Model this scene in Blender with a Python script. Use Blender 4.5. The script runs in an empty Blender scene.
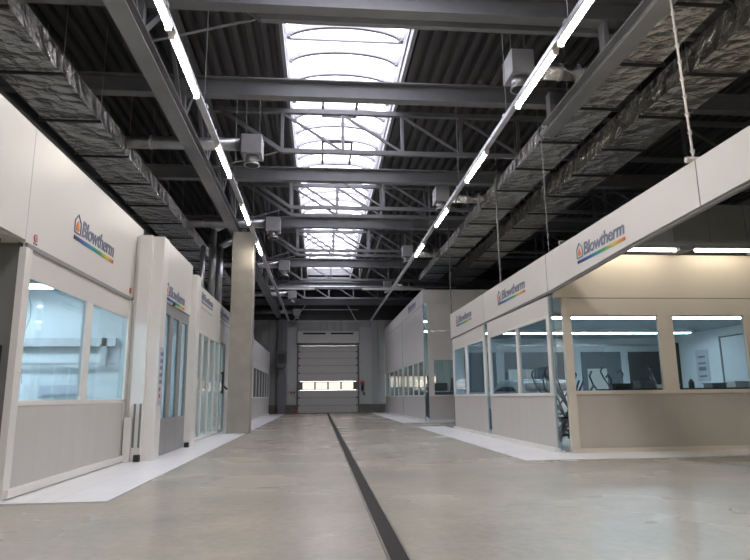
import bpy, math, random
from mathutils import Vector, Matrix
random.seed(7)
S = bpy.context.scene
COL = S.collection
WO = {}   # world origin of each object

# ------------------------------------------------------------------ materials
def nmat(name):
    m = bpy.data.materials.new(name); m.use_nodes = True
    nt = m.node_tree; b = nt.nodes['Principled BSDF']
    return m, nt, b
def mat(name, col, rough=.5, metal=0., var=.06, nscale=3., bump=0., bscale=20., stretch=None, bdist=.02, spec=.5):
    m, nt, b = nmat(name)
    N = nt.nodes.new; L = nt.links.new
    tc = N('ShaderNodeTexCoord'); mp = N('ShaderNodeMapping'); L(tc.outputs['Object'], mp.inputs[0])
    if stretch: mp.inputs['Scale'].default_value = stretch
    nz = N('ShaderNodeTexNoise'); nz.inputs['Scale'].default_value = nscale; nz.inputs['Detail'].default_value = 5
    L(mp.outputs[0], nz.inputs['Vector'])
    mr = N('ShaderNodeMapRange'); mr.inputs[1].default_value=.3; mr.inputs[2].default_value=.7
    mr.inputs[3].default_value = 1-var; mr.inputs[4].default_value = 1+var
    L(nz.outputs['Fac'], mr.inputs[0])
    hs = N('ShaderNodeHueSaturation'); hs.inputs['Color'].default_value = (*col,1)
    L(mr.outputs[0], hs.inputs['Value']); L(hs.outputs[0], b.inputs['Base Color'])
    b.inputs['Roughness'].default_value = rough; b.inputs['Metallic'].default_value = metal
    b.inputs['Specular IOR Level'].default_value = spec
    if bump:
        n2 = N('ShaderNodeTexNoise'); n2.inputs['Scale'].default_value = bscale; n2.inputs['Detail'].default_value = 3
        L(mp.outputs[0], n2.inputs['Vector'])
        bp = N('ShaderNodeBump'); bp.inputs['Strength'].default_value = bump; bp.inputs['Distance'].default_value = bdist
        L(n2.outputs['Fac'], bp.inputs['Height']); L(bp.outputs[0], b.inputs['Normal'])
    return m
def emit(name, col, s):
    m, nt, b = nmat(name)
    b.inputs['Base Color'].default_value = (*col,1)
    b.inputs['Emission Color'].default_value = (*col,1); b.inputs['Emission Strength'].default_value = s
    return m
def glassmat(name, tint, gloss=.1, rough=.02, haze=None, hz=.1):
    m = bpy.data.materials.new(name); m.use_nodes = True; nt = m.node_tree; nt.nodes.clear()
    N = nt.nodes.new; L = nt.links.new
    o = N('ShaderNodeOutputMaterial'); t = N('ShaderNodeBsdfTransparent'); t.inputs[0].default_value = (*tint,1)
    g = N('ShaderNodeBsdfGlossy'); g.inputs['Roughness'].default_value = rough
    fr = N('ShaderNodeLayerWeight'); fr.inputs['Blend'].default_value = .35
    ma = N('ShaderNodeMath'); ma.operation='MULTIPLY_ADD'; ma.inputs[1].default_value=gloss*2.2; ma.inputs[2].default_value=gloss*.5
    L(fr.outputs['Fresnel'], ma.inputs[0]); ma.use_clamp=True
    mx = N('ShaderNodeMixShader'); L(ma.outputs[0], mx.inputs[0]); L(g.outputs[0], mx.inputs[2])
    if haze:
        d = N('ShaderNodeBsdfTranslucent'); d.inputs[0].default_value=(*haze,1)
        d2 = N('ShaderNodeBsdfDiffuse'); d2.inputs[0].default_value=(*haze,1)
        a = N('ShaderNodeMixShader'); a.inputs[0].default_value=.5; L(d.outputs[0], a.inputs[1]); L(d2.outputs[0], a.inputs[2])
        h = N('ShaderNodeMixShader'); h.inputs[0].default_value=hz; L(t.outputs[0], h.inputs[1]); L(a.outputs[0], h.inputs[2])
        L(h.outputs[0], mx.inputs[1])
    else: L(t.outputs[0], mx.inputs[1])
    L(mx.outputs[0], o.inputs[0]); return m

M = {}
M['white'] = mat('white_coated_panel', (.66,.64,.61), .32, var=.02, nscale=.7)
M['cream'] = mat('cream_coated_panel', (.66,.61,.52), .38, var=.02, nscale=.7)
M['frame'] = mat('white_frame', (.72,.70,.66), .35, var=.01)
M['creamframe'] = mat('cream_frame', (.64,.58,.48), .35, var=.01)
M['curtain'] = mat('grey_curtain_fabric', (.50,.485,.455), .62, var=.03, nscale=3, stretch=(1,1,.12), bump=.25, bscale=9, bdist=.01)
M['curtainwarm'] = mat('taupe_curtain_fabric', (.47,.435,.37), .62, var=.03, nscale=3, stretch=(1,1,.12), bump=.25, bscale=9, bdist=.01)
M['farpanel'] = mat('pale_grey_panel', (.68,.67,.63), .4, var=.02)
M['greypanel'] = mat('mid_grey_panel', (.16,.165,.155), .5, var=.03)
M['greydoor'] = mat('grey_door_leaf', (.26,.26,.255), .42, var=.03)
M['steel'] = mat('grey_painted_steel', (.175,.178,.186), .45, var=.08, nscale=2)
M['steeldark'] = mat('dark_grey_painted_steel', (.12,.122,.128), .5, var=.08, nscale=2)
M['deck'] = mat('dark_roof_deck', (.075,.075,.075), .5, var=.12, nscale=1.2, spec=.4)
M['galv'] = mat('galvanised_steel', (.55,.55,.56), .35, metal=.85, var=.12, nscale=5)
M['box'] = mat('grey_diffuser_box', (.42,.42,.43), .45, metal=.3, var=.08, nscale=4)
M['wire'] = mat('steel_wire', (.22,.22,.22), .5, metal=.2)
M['rope'] = mat('pale_rope', (.55,.52,.48), .7)
M['black'] = mat('black_rubber', (.012,.012,.012), .5)
M['darkint'] = mat('dark_glazed_board', (.03,.035,.04), .25)
M['int'] = mat('booth_interior_white', (.70,.73,.74), .4, var=.02)
M['intfloor'] = mat('booth_interior_floor', (.35,.37,.37), .5)
M['intceil'] = mat('booth_ceiling_filter', (.32,.36,.38), .6, var=.25, nscale=4, stretch=(1,5,1))
M['concrete'] = mat('column_concrete', (.33,.305,.265), .8, var=.12, nscale=2.2, bump=.3, bscale=30, bdist=.005)
M['plinth'] = mat('plinth_concrete', (.16,.15,.13), .85, var=.2, nscale=3)
M['clad'] = mat('grey_wall_cladding', (.36,.37,.355), .5, var=.04)
M['cladlight'] = mat('light_wall_cladding', (.44,.45,.43), .5, var=.04)
M['cladshade'] = mat('shaded_upper_cladding', (.05,.05,.052), .6, var=.1)  # shadow on the wall under the roof, painted in as near-black
M['doorpanel'] = mat('door_panel_grey', (.50,.49,.455), .5, var=.04, nscale=1)
M['doorseam'] = mat('door_seam', (.16,.16,.15), .6)
M['red'] = mat('red_plastic', (.55,.03,.02), .4)
M['blue'] = mat('blue_mark', (.02,.12,.45), .5)
M['text'] = mat('logo_grey_blue', (.17,.19,.26), .5)
M['orange'] = mat('logo_orange', (.75,.22,.05), .5)
M['paper'] = mat('paper_sign', (.52,.54,.60), .6)
M['lamp'] = emit('tube_lamp_glow', (1.,.93,.83), 34.)
M['lampw'] = emit('warm_tube_lamp_glow', (1.,.87,.68), 12.)
M['lampc'] = emit('cool_tube_lamp_glow', (.86,.96,1.), 16.)
M['dimboard'] = mat('grey_board', (.13,.15,.17), .3)
M['carpaint'] = mat('white_car_paint', (.6,.64,.66), .2)
M['glass'] = glassmat('blue_tinted_glass', (.79,.885,.945), .10)
M['strip'] = glassmat('clear_plastic_strip', (.86,.95,.97), .08, haze=(.6,.75,.8), hz=.05)
M['glassdark'] = glassmat('smoked_glass', (.78,.85,.87), .12)
M['cleardoor'] = glassmat('clear_door_glass', (.86,.92,.92), .10)
M['warmpane'] = glassmat('daylit_polycarbonate', (.40,.36,.31), .05)
M['sky'] = glassmat('milky_polycarbonate', (.80,.79,.85), .04, haze=(.85,.84,.9), hz=.35)
M['rib'] = mat('pale_aluminium_rib', (.30,.30,.31), .5)
# aluminium foil insulation, crinkled
def foil():
    m, nt, b = nmat('crinkled_foil'); N = nt.nodes.new; L = nt.links.new
    tc = N('ShaderNodeTexCoord')
    v = N('ShaderNodeTexVoronoi'); v.inputs['Scale'].default_value = 3.2; v.feature='F1'
    n = N('ShaderNodeTexNoise'); n.inputs['Scale'].default_value = 3.2; n.inputs['Detail'].default_value=5; n.inputs['Distortion'].default_value=1.5
    mp = N('ShaderNodeMapping'); mp.inputs['Scale'].default_value=(1,1.2,1)
    L(tc.outputs['Object'], mp.inputs[0]); L(mp.outputs[0], n.inputs['Vector']); L(mp.outputs[0], v.inputs['Vector'])
    ad = N('ShaderNodeMath'); ad.operation='ADD'; L(n.outputs['Fac'], ad.inputs[0]); L(v.outputs['Distance'], ad.inputs[1])
    bp = N('ShaderNodeBump'); bp.inputs['Strength'].default_value=.62; bp.inputs['Distance'].default_value=.13
    L(ad.outputs[0], bp.inputs['Height']); L(bp.outputs[0], b.inputs['Normal'])
    b.inputs['Base Color'].default_value=(.76,.73,.68,1); b.inputs['Metallic'].default_value=.93; b.inputs['Roughness'].default_value=.25
    return m
M['foil'] = foil()
# polished concrete floor
def floormat():
    m, nt, b = nmat('polished_concrete'); N = nt.nodes.new; L = nt.links.new
    tc = N('ShaderNodeTexCoord')
    n = N('ShaderNodeTexNoise'); n.inputs['Scale'].default_value=.7; n.inputs['Detail'].default_value=8; n.inputs['Roughness'].default_value=.6; n.inputs['Distortion'].default_value=.1
    L(tc.outputs['Object'], n.inputs['Vector'])
    cr = N('ShaderNodeValToRGB'); e=cr.color_ramp.elements
    e[0].position=.15; e[0].color=(.265,.262,.218,1); e[1].position=.85; e[1].color=(.44,.375,.30,1)
    L(n.outputs['Fac'], cr.inputs[0])
    n2 = N('ShaderNodeTexNoise'); n2.inputs['Scale'].default_value=.6; n2.inputs['Detail'].default_value=3
    mp = N('ShaderNodeMapping'); mp.inputs['Scale'].default_value=(.7,1.1,1); mp.inputs['Location'].default_value=(3,1,0)
    L(tc.outputs['Object'], mp.inputs[0]); L(mp.outputs[0], n2.inputs['Vector'])
    mr = N('ShaderNodeMapRange'); mr.inputs[1].default_value=.15; mr.inputs[2].default_value=.85; mr.inputs[3].default_value=.80; mr.inputs[4].default_value=1.17
    L(n2.outputs['Fac'], mr.inputs[0])
    hs = N('ShaderNodeHueSaturation'); L(cr.outputs[0], hs.inputs['Color']); L(mr.outputs[0], hs.inputs['Value'])
    n3 = N('ShaderNodeTexNoise'); n3.inputs['Scale'].default_value=14; n3.inputs['Detail'].default_value=4
    L(tc.outputs['Object'], n3.inputs['Vector'])
    mr3 = N('ShaderNodeMapRange'); mr3.inputs[1].default_value=.3; mr3.inputs[2].default_value=.7; mr3.inputs[3].default_value=.93; mr3.inputs[4].default_value=1.06
    L(n3.outputs['Fac'], mr3.inputs[0])
    hs2 = N('ShaderNodeHueSaturation'); L(hs.outputs[0], hs2.inputs['Color']); L(mr3.outputs[0], hs2.inputs['Value'])
    L(hs2.outputs[0], b.inputs['Base Color'])
    m2 = N('ShaderNodeMapRange'); m2.inputs[1].default_value=.1; m2.inputs[2].default_value=.9; m2.inputs[3].default_value=.25; m2.inputs[4].default_value=.29
    L(n2.outputs['Fac'], m2.inputs[0]); L(m2.outputs[0], b.inputs['Roughness'])
    return m
M['floor'] = floormat()
def tilemat():
    m, nt, b = nmat('white_floor_tiles'); N = nt.nodes.new; L = nt.links.new
    tc = N('ShaderNodeTexCoord'); br = N('ShaderNodeTexBrick'); br.offset=0
    br.inputs['Scale'].default_value=1; br.inputs['Brick Width'].default_value=.6; br.inputs['Row Height'].default_value=.6
    br.inputs['Mortar Size'].default_value=.006; br.inputs['Color1'].default_value=(.80,.79,.785,1); br.inputs['Color2'].default_value=(.76,.755,.75,1)
    br.inputs['Mortar'].default_value=(.60,.595,.59,1)
    L(tc.outputs['Object'], br.inputs['Vector']); L(br.outputs['Color'], b.inputs['Base Color']); b.inputs['Roughness'].default_value=.3
    return m
M['tile'] = tilemat()
def stripes(name, rev):
    m, nt, b = nmat(name); N = nt.nodes.new; L = nt.links.new
    tc = N('ShaderNodeTexCoord'); sx = N('ShaderNodeSeparateXYZ'); L(tc.outputs['Generated'], sx.inputs[0])
    cr = N('ShaderNodeValToRGB'); cs=[(.01,.01,.02),(.02,.08,.35),(.01,.25,.35),(.02,.28,.08),(.6,.5,.05),(.65,.08,.02)]
    if rev: cs = cs[::-1]
    e = cr.color_ramp.elements
    e[0].color=(*cs[0],1); e[1].color=(*cs[-1],1)
    for i in range(1,5): q=e.new(i/5); q.color=(*cs[i],1)
    L(sx.outputs['Y'], cr.inputs[0]); L(cr.outputs[0], b.inputs['Base Color']); b.inputs['Roughness'].default_value=.5
    return m
M['stripeL'] = stripes('rainbow_stripe', False); M['stripeR'] = stripes('rainbow_stripe_reversed', True)
def gratemat():
    m, nt, b = nmat('drain_grating'); N = nt.nodes.new; L = nt.links.new
    tc = N('ShaderNodeTexCoord'); w = N('ShaderNodeTexWave'); w.bands_direction='Y'; w.inputs['Scale'].default_value=12
    L(tc.outputs['Object'], w.inputs['Vector'])
    cr = N('ShaderNodeValToRGB'); e=cr.color_ramp.elements; e[0].color=(.008,.008,.008,1); e[1].color=(.06,.056,.05,1); e[0].position=.35; e[1].position=.6
    L(w.outputs['Fac'], cr.inputs[0]); L(cr.outputs[0], b.inputs['Base Color']); b.inputs['Roughness'].default_value=.8; b.inputs['Specular IOR Level'].default_value=.15
    return m
M['grate'] = gratemat()

# ------------------------------------------------------------------ mesh builder
class MB:
    def __init__(s): s.v=[]; s.f=[]
    def add(s, vs, fs):
        n=len(s.v); s.v += [tuple(a) for a in vs]; s.f += [tuple(i+n for i in q) for q in fs]; return s
    def box(s, x0,x1,y0,y1,z0,z1):
        if x0>x1: x0,x1=x1,x0
        if y0>y1: y0,y1=y1,y0
        return s.add([(x0,y0,z0),(x1,y0,z0),(x1,y1,z0),(x0,y1,z0),(x0,y0,z1),(x1,y0,z1),(x1,y1,z1),(x0,y1,z1)],
              [(0,3,2,1),(4,5,6,7),(0,1,5,4),(1,2,6,5),(2,3,7,6),(3,0,4,7)])
    def bar(s, p, q, w, h=None, up=(0,0,1)):
        h = h or w; p=Vector(p); q=Vector(q); d=(q-p).normalized(); up=Vector(up)
        if abs(d.dot(up))>.98: up=Vector((0,1,0))
        a=d.cross(up).normalized()*w/2; b=a.cross(d).normalized()*h/2
        return s.add([p-a-b,p+a-b,p+a+b,p-a+b,q-a-b,q+a-b,q+a+b,q-a+b],[(0,1,2,3),(7,6,5,4),(0,4,5,1),(1,5,6,2),(2,6,7,3),(3,7,4,0)])
    def tube(s, p, q, r, r2=None, n=10, caps=True):
        r2 = r if r2 is None else r2; p=Vector(p); q=Vector(q); d=(q-p).normalized(); up=Vector((0,0,1))
        if abs(d.dot(up))>.98: up=Vector((0,1,0))
        a=d.cross(up).normalized(); b=a.cross(d).normalized(); vs=[]
        for c,rr in ((p,r),(q,r2)):
            for i in range(n):
                t=2*math.pi*i/n; vs.append(c+a*rr*math.cos(t)+b*rr*math.sin(t))
        fs=[(i,n+i,n+(i+1)%n,(i+1)%n) for i in range(n)]
        if caps: fs += [tuple(range(n)), tuple(range(2*n-1,n-1,-1))]
        return s.add(vs,fs)
    def path(s, pts, r, n=8):
        for a,b in zip(pts,pts[1:]): s.tube(a,b,r,n=n)
        return s
    def ibeam(s, p, q, w, h, t=.02):   # p,q: centre of the bottom face
        p=Vector(p); q=Vector(q); Z=Vector((0,0,1))
        s.bar(p+Z*t/2,q+Z*t/2,w,t); s.bar(p+Z*(h-t/2),q+Z*(h-t/2),w,t); s.bar(p+Z*h/2,q+Z*h/2,t*.8,h-2*t); return s
    def prism(s, prof, axis, a0, a1):   # prof: list of 2D points in the other two axes
        def P(u,v,a): return {'x':(a,u,v),'y':(u,a,v),'z':(u,v,a)}[axis]
        n=len(prof); vs=[P(u,v,a0) for u,v in prof]+[P(u,v,a1) for u,v in prof]
        fs=[(i,(i+1)%n,n+(i+1)%n,n+i) for i in range(n)]+[tuple(range(n-1,-1,-1)),tuple(range(n,2*n))]
        return s.add(vs,fs)
    def build(s, name, m, parent=None, smooth=False, bevel=0, origin=None):
        if parent is not None: o0=WO[parent.name]
        elif origin is not None: o0=Vector(origin)
        else:
            xs=[v[0] for v in s.v]; ys=[v[1] for v in s.v]; zs=[v[2] for v in s.v]
            o0=Vector(((min(xs)+max(xs))/2,(min(ys)+max(ys))/2,min(zs)))
        me=bpy.data.meshes.new(name); me.from_pydata([(v[0]-o0.x,v[1]-o0.y,v[2]-o0.z) for v in s.v],[],s.f)
        me.materials.append(m if not isinstance(m,str) else M[m])
        import bmesh
        bm=bmesh.new(); bm.from_mesh(me); bmesh.ops.recalc_face_normals(bm,faces=bm.faces); bm.to_mesh(me); bm.free()
        if smooth:
            for p in me.polygons: p.use_smooth = len(p.vertices)==4
        o=bpy.data.objects.new(name,me); COL.objects.link(o)
        if parent is not None: o.parent=parent
        else: o.location=o0
        WO[o.name]=o0.copy()
        if bevel:
            b=o.modifiers.new('bevel','BEVEL'); b.width=bevel; b.segments=2; b.limit_method='ANGLE'
        return o
def tag(o, label, cat, group=None):
    o['label']=label; o['category']=cat
    if group: o['group']=group
    return o
def thing(name, loc, label, cat, group=None):
    o=bpy.data.objects.new(name,None); COL.objects.link(o); o.location=loc; o.empty_display_size=.2
    WO[o.name]=Vector(loc); return tag(o,label,cat,group)
def struct(o): o['kind']='structure'; return o
def dup(o, delta, label=None, parent=None):
    c=o.copy(); COL.objects.link(c)
    if parent is None: c.location=o.location+Vector(delta); WO[c.name]=WO[o.name]+Vector(delta)
    else: c.parent=parent
    if label: c['label']=label
    for ch in [k for k in o.children]: dup(ch, None, None, c)
    return c
def B(*a): return MB().box(*a)

# ------------------------------------------------------------------ the hall
XW, XE, YS, YN = -12., 17., -12., 42.5
struct(B(XW-.2,XE+.2,YS-.2,YN+.2,-.25,0).build('floor','floor'))
# side and rear walls, ribbed cladding
def ribwall(name, axis, pos, a0, a1, sgn, m, z0=0, z1=8.9, pitch=.5):
    prof=[]; a=a0
    back = pos+sgn*.2
    while a < a1-1e-6:
        prof += [(a,pos),(a+pitch*.82,pos),(a+pitch*.86,pos+sgn*.035),(a+pitch*.96,pos+sgn*.035)]
        a += pitch
    prof=[p for p in prof if p[0]<=a1]; prof += [(a1,pos),(a1,back),(a0,back)]
    if axis=='x': prof=[(p[1],p[0]) for p in prof]
    mb=MB(); mb.prism(prof,'z',z0,z1)
    return struct(mb.build(name,m))
ribwall('wall_west','x',XW,YS,YN,-1,'clad')
ribwall('wall_east','x',XE,YS,YN,1,'clad')
ribwall('wall_south','y',YS,XW,XE,-1,'cladlight')
# north wall with a door opening and a daylight strip behind the tall booth
DX0,DX1,DZ = -1.48,2.62,4.62
WX0,WX1,WZ0,WZ1 = 4.85,8.2,1.72,2.45
n=MB()
def ribpiece(x0,x1,z0,z1):
    a=x0
    prof=[]
    while a<x1-.02:
        b=min(a+.5,x1); prof += [(a,YN),(a+(b-a)*.84,YN),(a+(b-a)*.88,YN+.04),(a+(b-a)*.96,YN+.04)]; a=b
    prof += [(x1,YN),(x1,YN+.2),(x0,YN+.2)]
    n.prism(prof,'z',z0,z1)
ribpiece(XW,DX0,.58,6.43); ribpiece(DX0,DX1,DZ,6.43); ribpiece(DX1,WX0,.58,6.43); ribpiece(WX0,WX1,.58,WZ0); ribpiece(WX0,WX1,WZ1,6.43); ribpiece(WX1,XE,.58,6.43)
wn=struct(n.build('wall_north','clad'))
struct(B(XW,XE,YN-.02,YN+.2,6.43,8.9).build('wall_upper_north','cladshade'))
p=MB().box(XW,DX0-.02,YN-.06,YN+.2,0,.58).box(DX1+.02,XE,YN-.06,YN+.2,0,.58); struct(p.build('baseboard_north','plinth'))
w1=B(WX0,WX1,YN+.06,YN+.09,WZ0,WZ1).build('window_1','warmpane'); struct(w1)
mb=MB()
for i in range(9):
    x=WX0+(WX1-WX0)*i/8; mb.box(x-.03,x+.03,YN+.0,YN+.05,WZ0,WZ1)
mb.build('window_frame','doorseam',w1)
B(WX0,WX0+1.9,YN-.05,YN-.01,WZ1,WZ1+.14).build('red_trim','red',w1)

# sectional overhead door
d=thing('door_1',(.57,YN,0),'grey sectional overhead door with four-pane window band at the far end of the hall','door'); struct(d)
zs=[0,.52,1.05,1.57,2.15,2.72,3.25,3.75,4.2,4.62]
for i,(a,b) in enumerate(zip(zs,zs[1:])):
    if i==3:
        mb=MB().box(DX0,DX1,YN+.02,YN+.08,a,a+.05).box(DX0,DX1,YN+.02,YN+.08,b-.05,b)
        for k in range(5):
            x=DX0+.25+(DX1-DX0-.5)*k/4; mb.box(x-.05,x+.05,YN+.02,YN+.08,a+.05,b-.05)
        mb.box(DX0,DX0+.2,YN+.02,YN+.08,a+.05,b-.05); mb.box(DX1-.2,DX1,YN+.02,YN+.08,a+.05,b-.05)
        wf=mb.build('window_band','doorseam',d)
        for k in range(4):
            x0=DX0+.3+(DX1-DX0-.5)*k/4; x1=x0+(DX1-DX0-.5)/4-.1
            B(x0,x1,YN+.017,YN+.03,a+.05,b-.05).build('pane','warmpane',wf)
    else:
        B(DX0,DX1,YN+.02,YN+.08,a+.012,b-.012).build('door_section','doorpanel',d)
B(DX0,DX1,YN+.0,YN+.1,0,.03).build('bottom_seal','black',d)
mb=MB()
for a in zs[1:-1]:
    if a not in (1.57,2.15): mb.box(DX0,DX1,YN+.045,YN+.07,a-.012,a+.012)
mb.build('section_joint','doorseam',d)
for x in (DX0-.1,DX1+.0): B(x,x+.1,YN-.08,YN+.02,0,4.75).build('guide_rail','steeldark',d)
for x in (DX0+.02,DX1-.1):
    for z in zs[1:]: B(x,x+.08,YN-.03,YN+.018,z-.05,z+.05).build('roller_hinge','black',d)
for x in (DX0-.12,DX1+.0): B(x,x+.12,YN-.12,YN+.02,0,.2).build('foot_guard','red',d) if x<0 else B(x,x+.12,YN-.12,YN+.02,0,.2).build('foot_guard','plinth',d)
h=MB().box(DX0-.1,DX1+.1,YN-.35,YN-.02,4.78,5.62).build('header_box','doorpanel',d,bevel=.03)
for x0,x1 in ((DX0+.3,.4),(.75,DX1-.3)): B(x0,x1,YN-.37,YN-.345,5.38,5.5).build('vent_slot','black',h)
# end wall furniture
B(DX0-.8,DX0-.14,YN-.10,YN-.02,.6,5.9).build('trim_1','cladlight')['kind']='structure'
B(DX1+.14,DX1+1.0,YN-.10,YN-.02,.6,5.9).build('trim_2','cladlight')['kind']='structure'
sg=thing('warning_beacon',(2.95,42.36,1.15),'red warning beacon above a black push-button box right of the overhead door','warning light')
B(2.86,3.04,42.30,42.39,1.5,1.85).build('switch_box','black',sg,bevel=.01)
MB().tube((2.95,42.30,1.93),(2.95,42.30,2.16),.14,.12,n=14).build('lens','red',sg,smooth=True)
B(2.88,3.02,42.28,42.4,1.85,1.94).build('base','steeldark',sg)
MB().path([(2.95,42.36,1.5),(3.0,42.34,1.3),(3.1,42.34,1.2),(3.08,42.34,1.42)],.025).build('cable','black',sg)
for x,s in ((-1.95,'left'),(-1.75,'right')):
    t=thing('red_socket',(x,42.36,1.4),f'small red wall socket, {s} one of the pair left of the overhead door','socket','red sockets beside the overhead door')
    B(x-.06,x+.06,42.32,42.4,1.36,1.5).build('housing','doorseam',t); MB().tube((x,42.32,1.43),(x,42.26,1.42),.045,n=10).build('cap','red',t)
t=thing('steel_column',(-2.6,42.1,0),'grey steel column against the end wall left of the overhead door','column')
MB().box(-2.85,-2.35,41.95,41.98,0,6.4).box(-2.85,-2.35,42.22,42.25,0,6.4).box(-2.62,-2.58,41.98,42.22,0,6.4).build('shaft','steel',t)
B(-2.95,-2.3,41.9,42.3,0,.04).build('base_plate','steeldark',t)
t=thing('unit_heater',(-2.6,41.6,3.2),'dark grey box heater hung on the column left of the overhead door','heater')
MB().prism([(-2.95,3.45),(-2.75,3.05),(-2.45,3.05),(-2.25,3.45),(-2.25,4.1),(-2.4,4.2),(-2.8,4.2),(-2.95,4.1)],'y',41.35,41.8).build('casing','steeldark',t)
mb=MB()
for i in range(6): mb.box(-2.85,-2.35,41.31,41.36,3.38+i*.11,3.43+i*.11)
mb.build('louvre','black',t)
MB().tube((-2.6,41.6,4.2),(-2.6,41.6,6.2),.03).build('supply_pipe','steeldark',t)
B(-2.7,-2.5,41.8,41.95,3.6,4.0).build('bracket','steel',t)

# roof deck with trapezoidal ribs, open over the skylight
RZ=8.6; SX0,SX1,SY0,SY1=-.80,1.91,-11.,38.8
def deck(x0,x1,y0,y1,name,parent=None):
    prof=[]; a=x0; P=.30
    while a<x1-.01:
        prof += [(a,RZ+.16),(a+.10,RZ+.16),(a+.14,RZ),(a+.26,RZ)]; a+=P
    prof=[(min(u,x1),v) for u,v in prof]+[(x1,RZ+.16)]
    mb=MB(); n0=len(prof)
    vs=[(u,y0,v) for u,v in prof]+[(u,y1,v) for u,v in prof]
    mb.add(vs,[(i,i+1,n0+i+1,n0+i) for i in range(n0-1)])
    mb.box(x0,x1,y0,y1,RZ+.18,RZ+.32)
    return mb
c=deck(XW-.2,SX0,YS-.2,YN+.2,'c')
for q in (deck(SX1,XE+.2,YS-.2,YN+.2,'c'),deck(SX0,SX1,SY1,YN+.2,'c'),deck(SX0,SX1,YS-.2,SY0,'c')): c.add(q.v,q.f)
struct(c.build('ceiling','deck'))

# barrel skylight
sk=thing('barrel_skylight',((SX0+SX1)/2,SY0,RZ),'long milky barrel-vault skylight down the middle of the dark roof','skylight')
MB().box(SX0-.08,SX0,SY0,SY1,RZ-.05,RZ+.80).box(SX0-.08,SX1+.08,SY1,SY1+.08,RZ-.05,RZ+.80).box(SX0-.08,SX1+.08,SY0-.08,SY0,RZ-.05,RZ+.80).box(SX1,SX1+.08,SY0,SY1,RZ-.05,RZ+.80).build('kerb','rib',sk)
cx=(SX0+SX1)/2; hw=(SX1-SX0)/2; NA=16; rise=.36; z0=RZ+.80
arc=[(cx-hw*math.cos(math.pi*i/NA), z0+rise*math.sin(math.pi*i/NA)) for i in range(NA+1)]
mb=MB(); k=len(arc)
mb.add([(u,SY0,v) for u,v in arc]+[(u,SY1,v) for u,v in arc],[(i,i+1,k+i+1,k+i) for i in range(k-1)])
mb.add([(u,SY0,v) for u,v in arc],[tuple(range(k))]); mb.add([(u,SY1,v) for u,v in arc],[tuple(range(k))])
mb.build('vault_sheet','sky',sk)
y=SY0+.5; ribs=[]
while y<SY1-.3:
    if y>4:
        r=MB()
        for a,b in zip(arc,arc[1:]):
            r.bar((a[0],y,a[1]-.07),(b[0],y,b[1]-.07),.15,.09,up=(0,1,0))
        r.build('arch_rib','rib',sk)
    y+=1.06
MB().bar((SX0,13.0,z0),(SX1,13.0,z0),.04).build('tie_bar','rib',sk)
for yy in (15.4,19.3):
    h=MB()
    for x in (.05,1.05): h.bar((x,yy,z0+rise-.08-.06),(x,yy+2.0,z0+rise-.14),.07,.1)
    h.bar((.05,yy,z0+rise-.14),(1.05,yy,z0+rise-.14),.07,.07); h.bar((.05,yy+2,z0+rise-.14),(1.05,yy+2,z0+rise-.14),.07,.07)
    h.build('smoke_vent_frame','steeldark',sk)

# ------------------------------------------------------------------ roof steel
ord_=['nearest','second','third','fourth','fifth','sixth','farthest']
for i,y in enumerate([8.9,11.9,16.9,21.85,28.8,34.9,41.1]):
    t=tag(MB().ibeam((XW,y,7.3),(XE,y,7.3),.24,.40,.03).build('steel_beam','steel'),
        f'grey steel I-beam spanning the hall under the skylight, {ord_[i]} from the camera','beam','roof I-beams across the hall')
for i,(y,o) in enumerate([(9.15,'nearest, just behind the first I-beam'),(14.7,'second, ahead of the third I-beam'),(19.4,'first of the close pair above the concrete column'),(20.3,'second of the close pair above the concrete column'),(25.4,'nearer of the pair beyond the fourth I-beam'),(26.3,'farther of the pair beyond the fourth I-beam'),(32.0,'between the fifth and sixth I-beams'),(38.2,'farthest, past the end of the skylight')]):
    t=thing('roof_truss',(0,y,7.2),f'grey tubular lattice truss across the hall, {o}','truss','roof trusses across the hall')
    xa=-1.0; nx=[xa+1.56*k for k in range(9)]
    B(-3.0,12,y-.06,y+.06,8.34,8.46).build('top_chord','steel',t)
    B(xa,nx[-1]-.0,y-.055,y+.055,7.25,7.36).build('bottom_chord','steel',t)
    MB().bar((xa,y,7.3),(-2.55,y,8.38),.1).build('end_diagonal','steel',t)
    for x in nx[:-1]: MB().bar((x,y,7.36),(x,y,8.34),.075,up=(0,1,0)).build('vertical','steel',t)
    for k in range(8):
        if k<3: MB().bar((nx[k],y,8.34),(nx[k+1]-.05,y,7.36),.06,up=(0,1,0)).build('diagonal','steel',t)
        else: MB().bar((nx[k],y,8.34 if k%2 else 7.36),(nx[k+1],y,7.36 if k%2 else 8.34),.06,up=(0,1,0)).build('diagonal','steel',t)
    MB().tube((xa-.1,y,7.27),(-2.8,y,6.78),.022,n=6).build('tie_rod','steel',t)
# secondary angled pair of pipes near the right truss ends
for i,(x,dx) in enumerate(((2.15,'left'),(2.55,'right'))):
    tag(MB().tube((x,24.4,7.75),(x+.1,34.6,7.75),.05,n=8).build('sprinkler_pipe','steel'),f'thin grey pipe running down the hall right of the skylight, {dx} one of two','pipe','twin pipes by the skylight')
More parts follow.
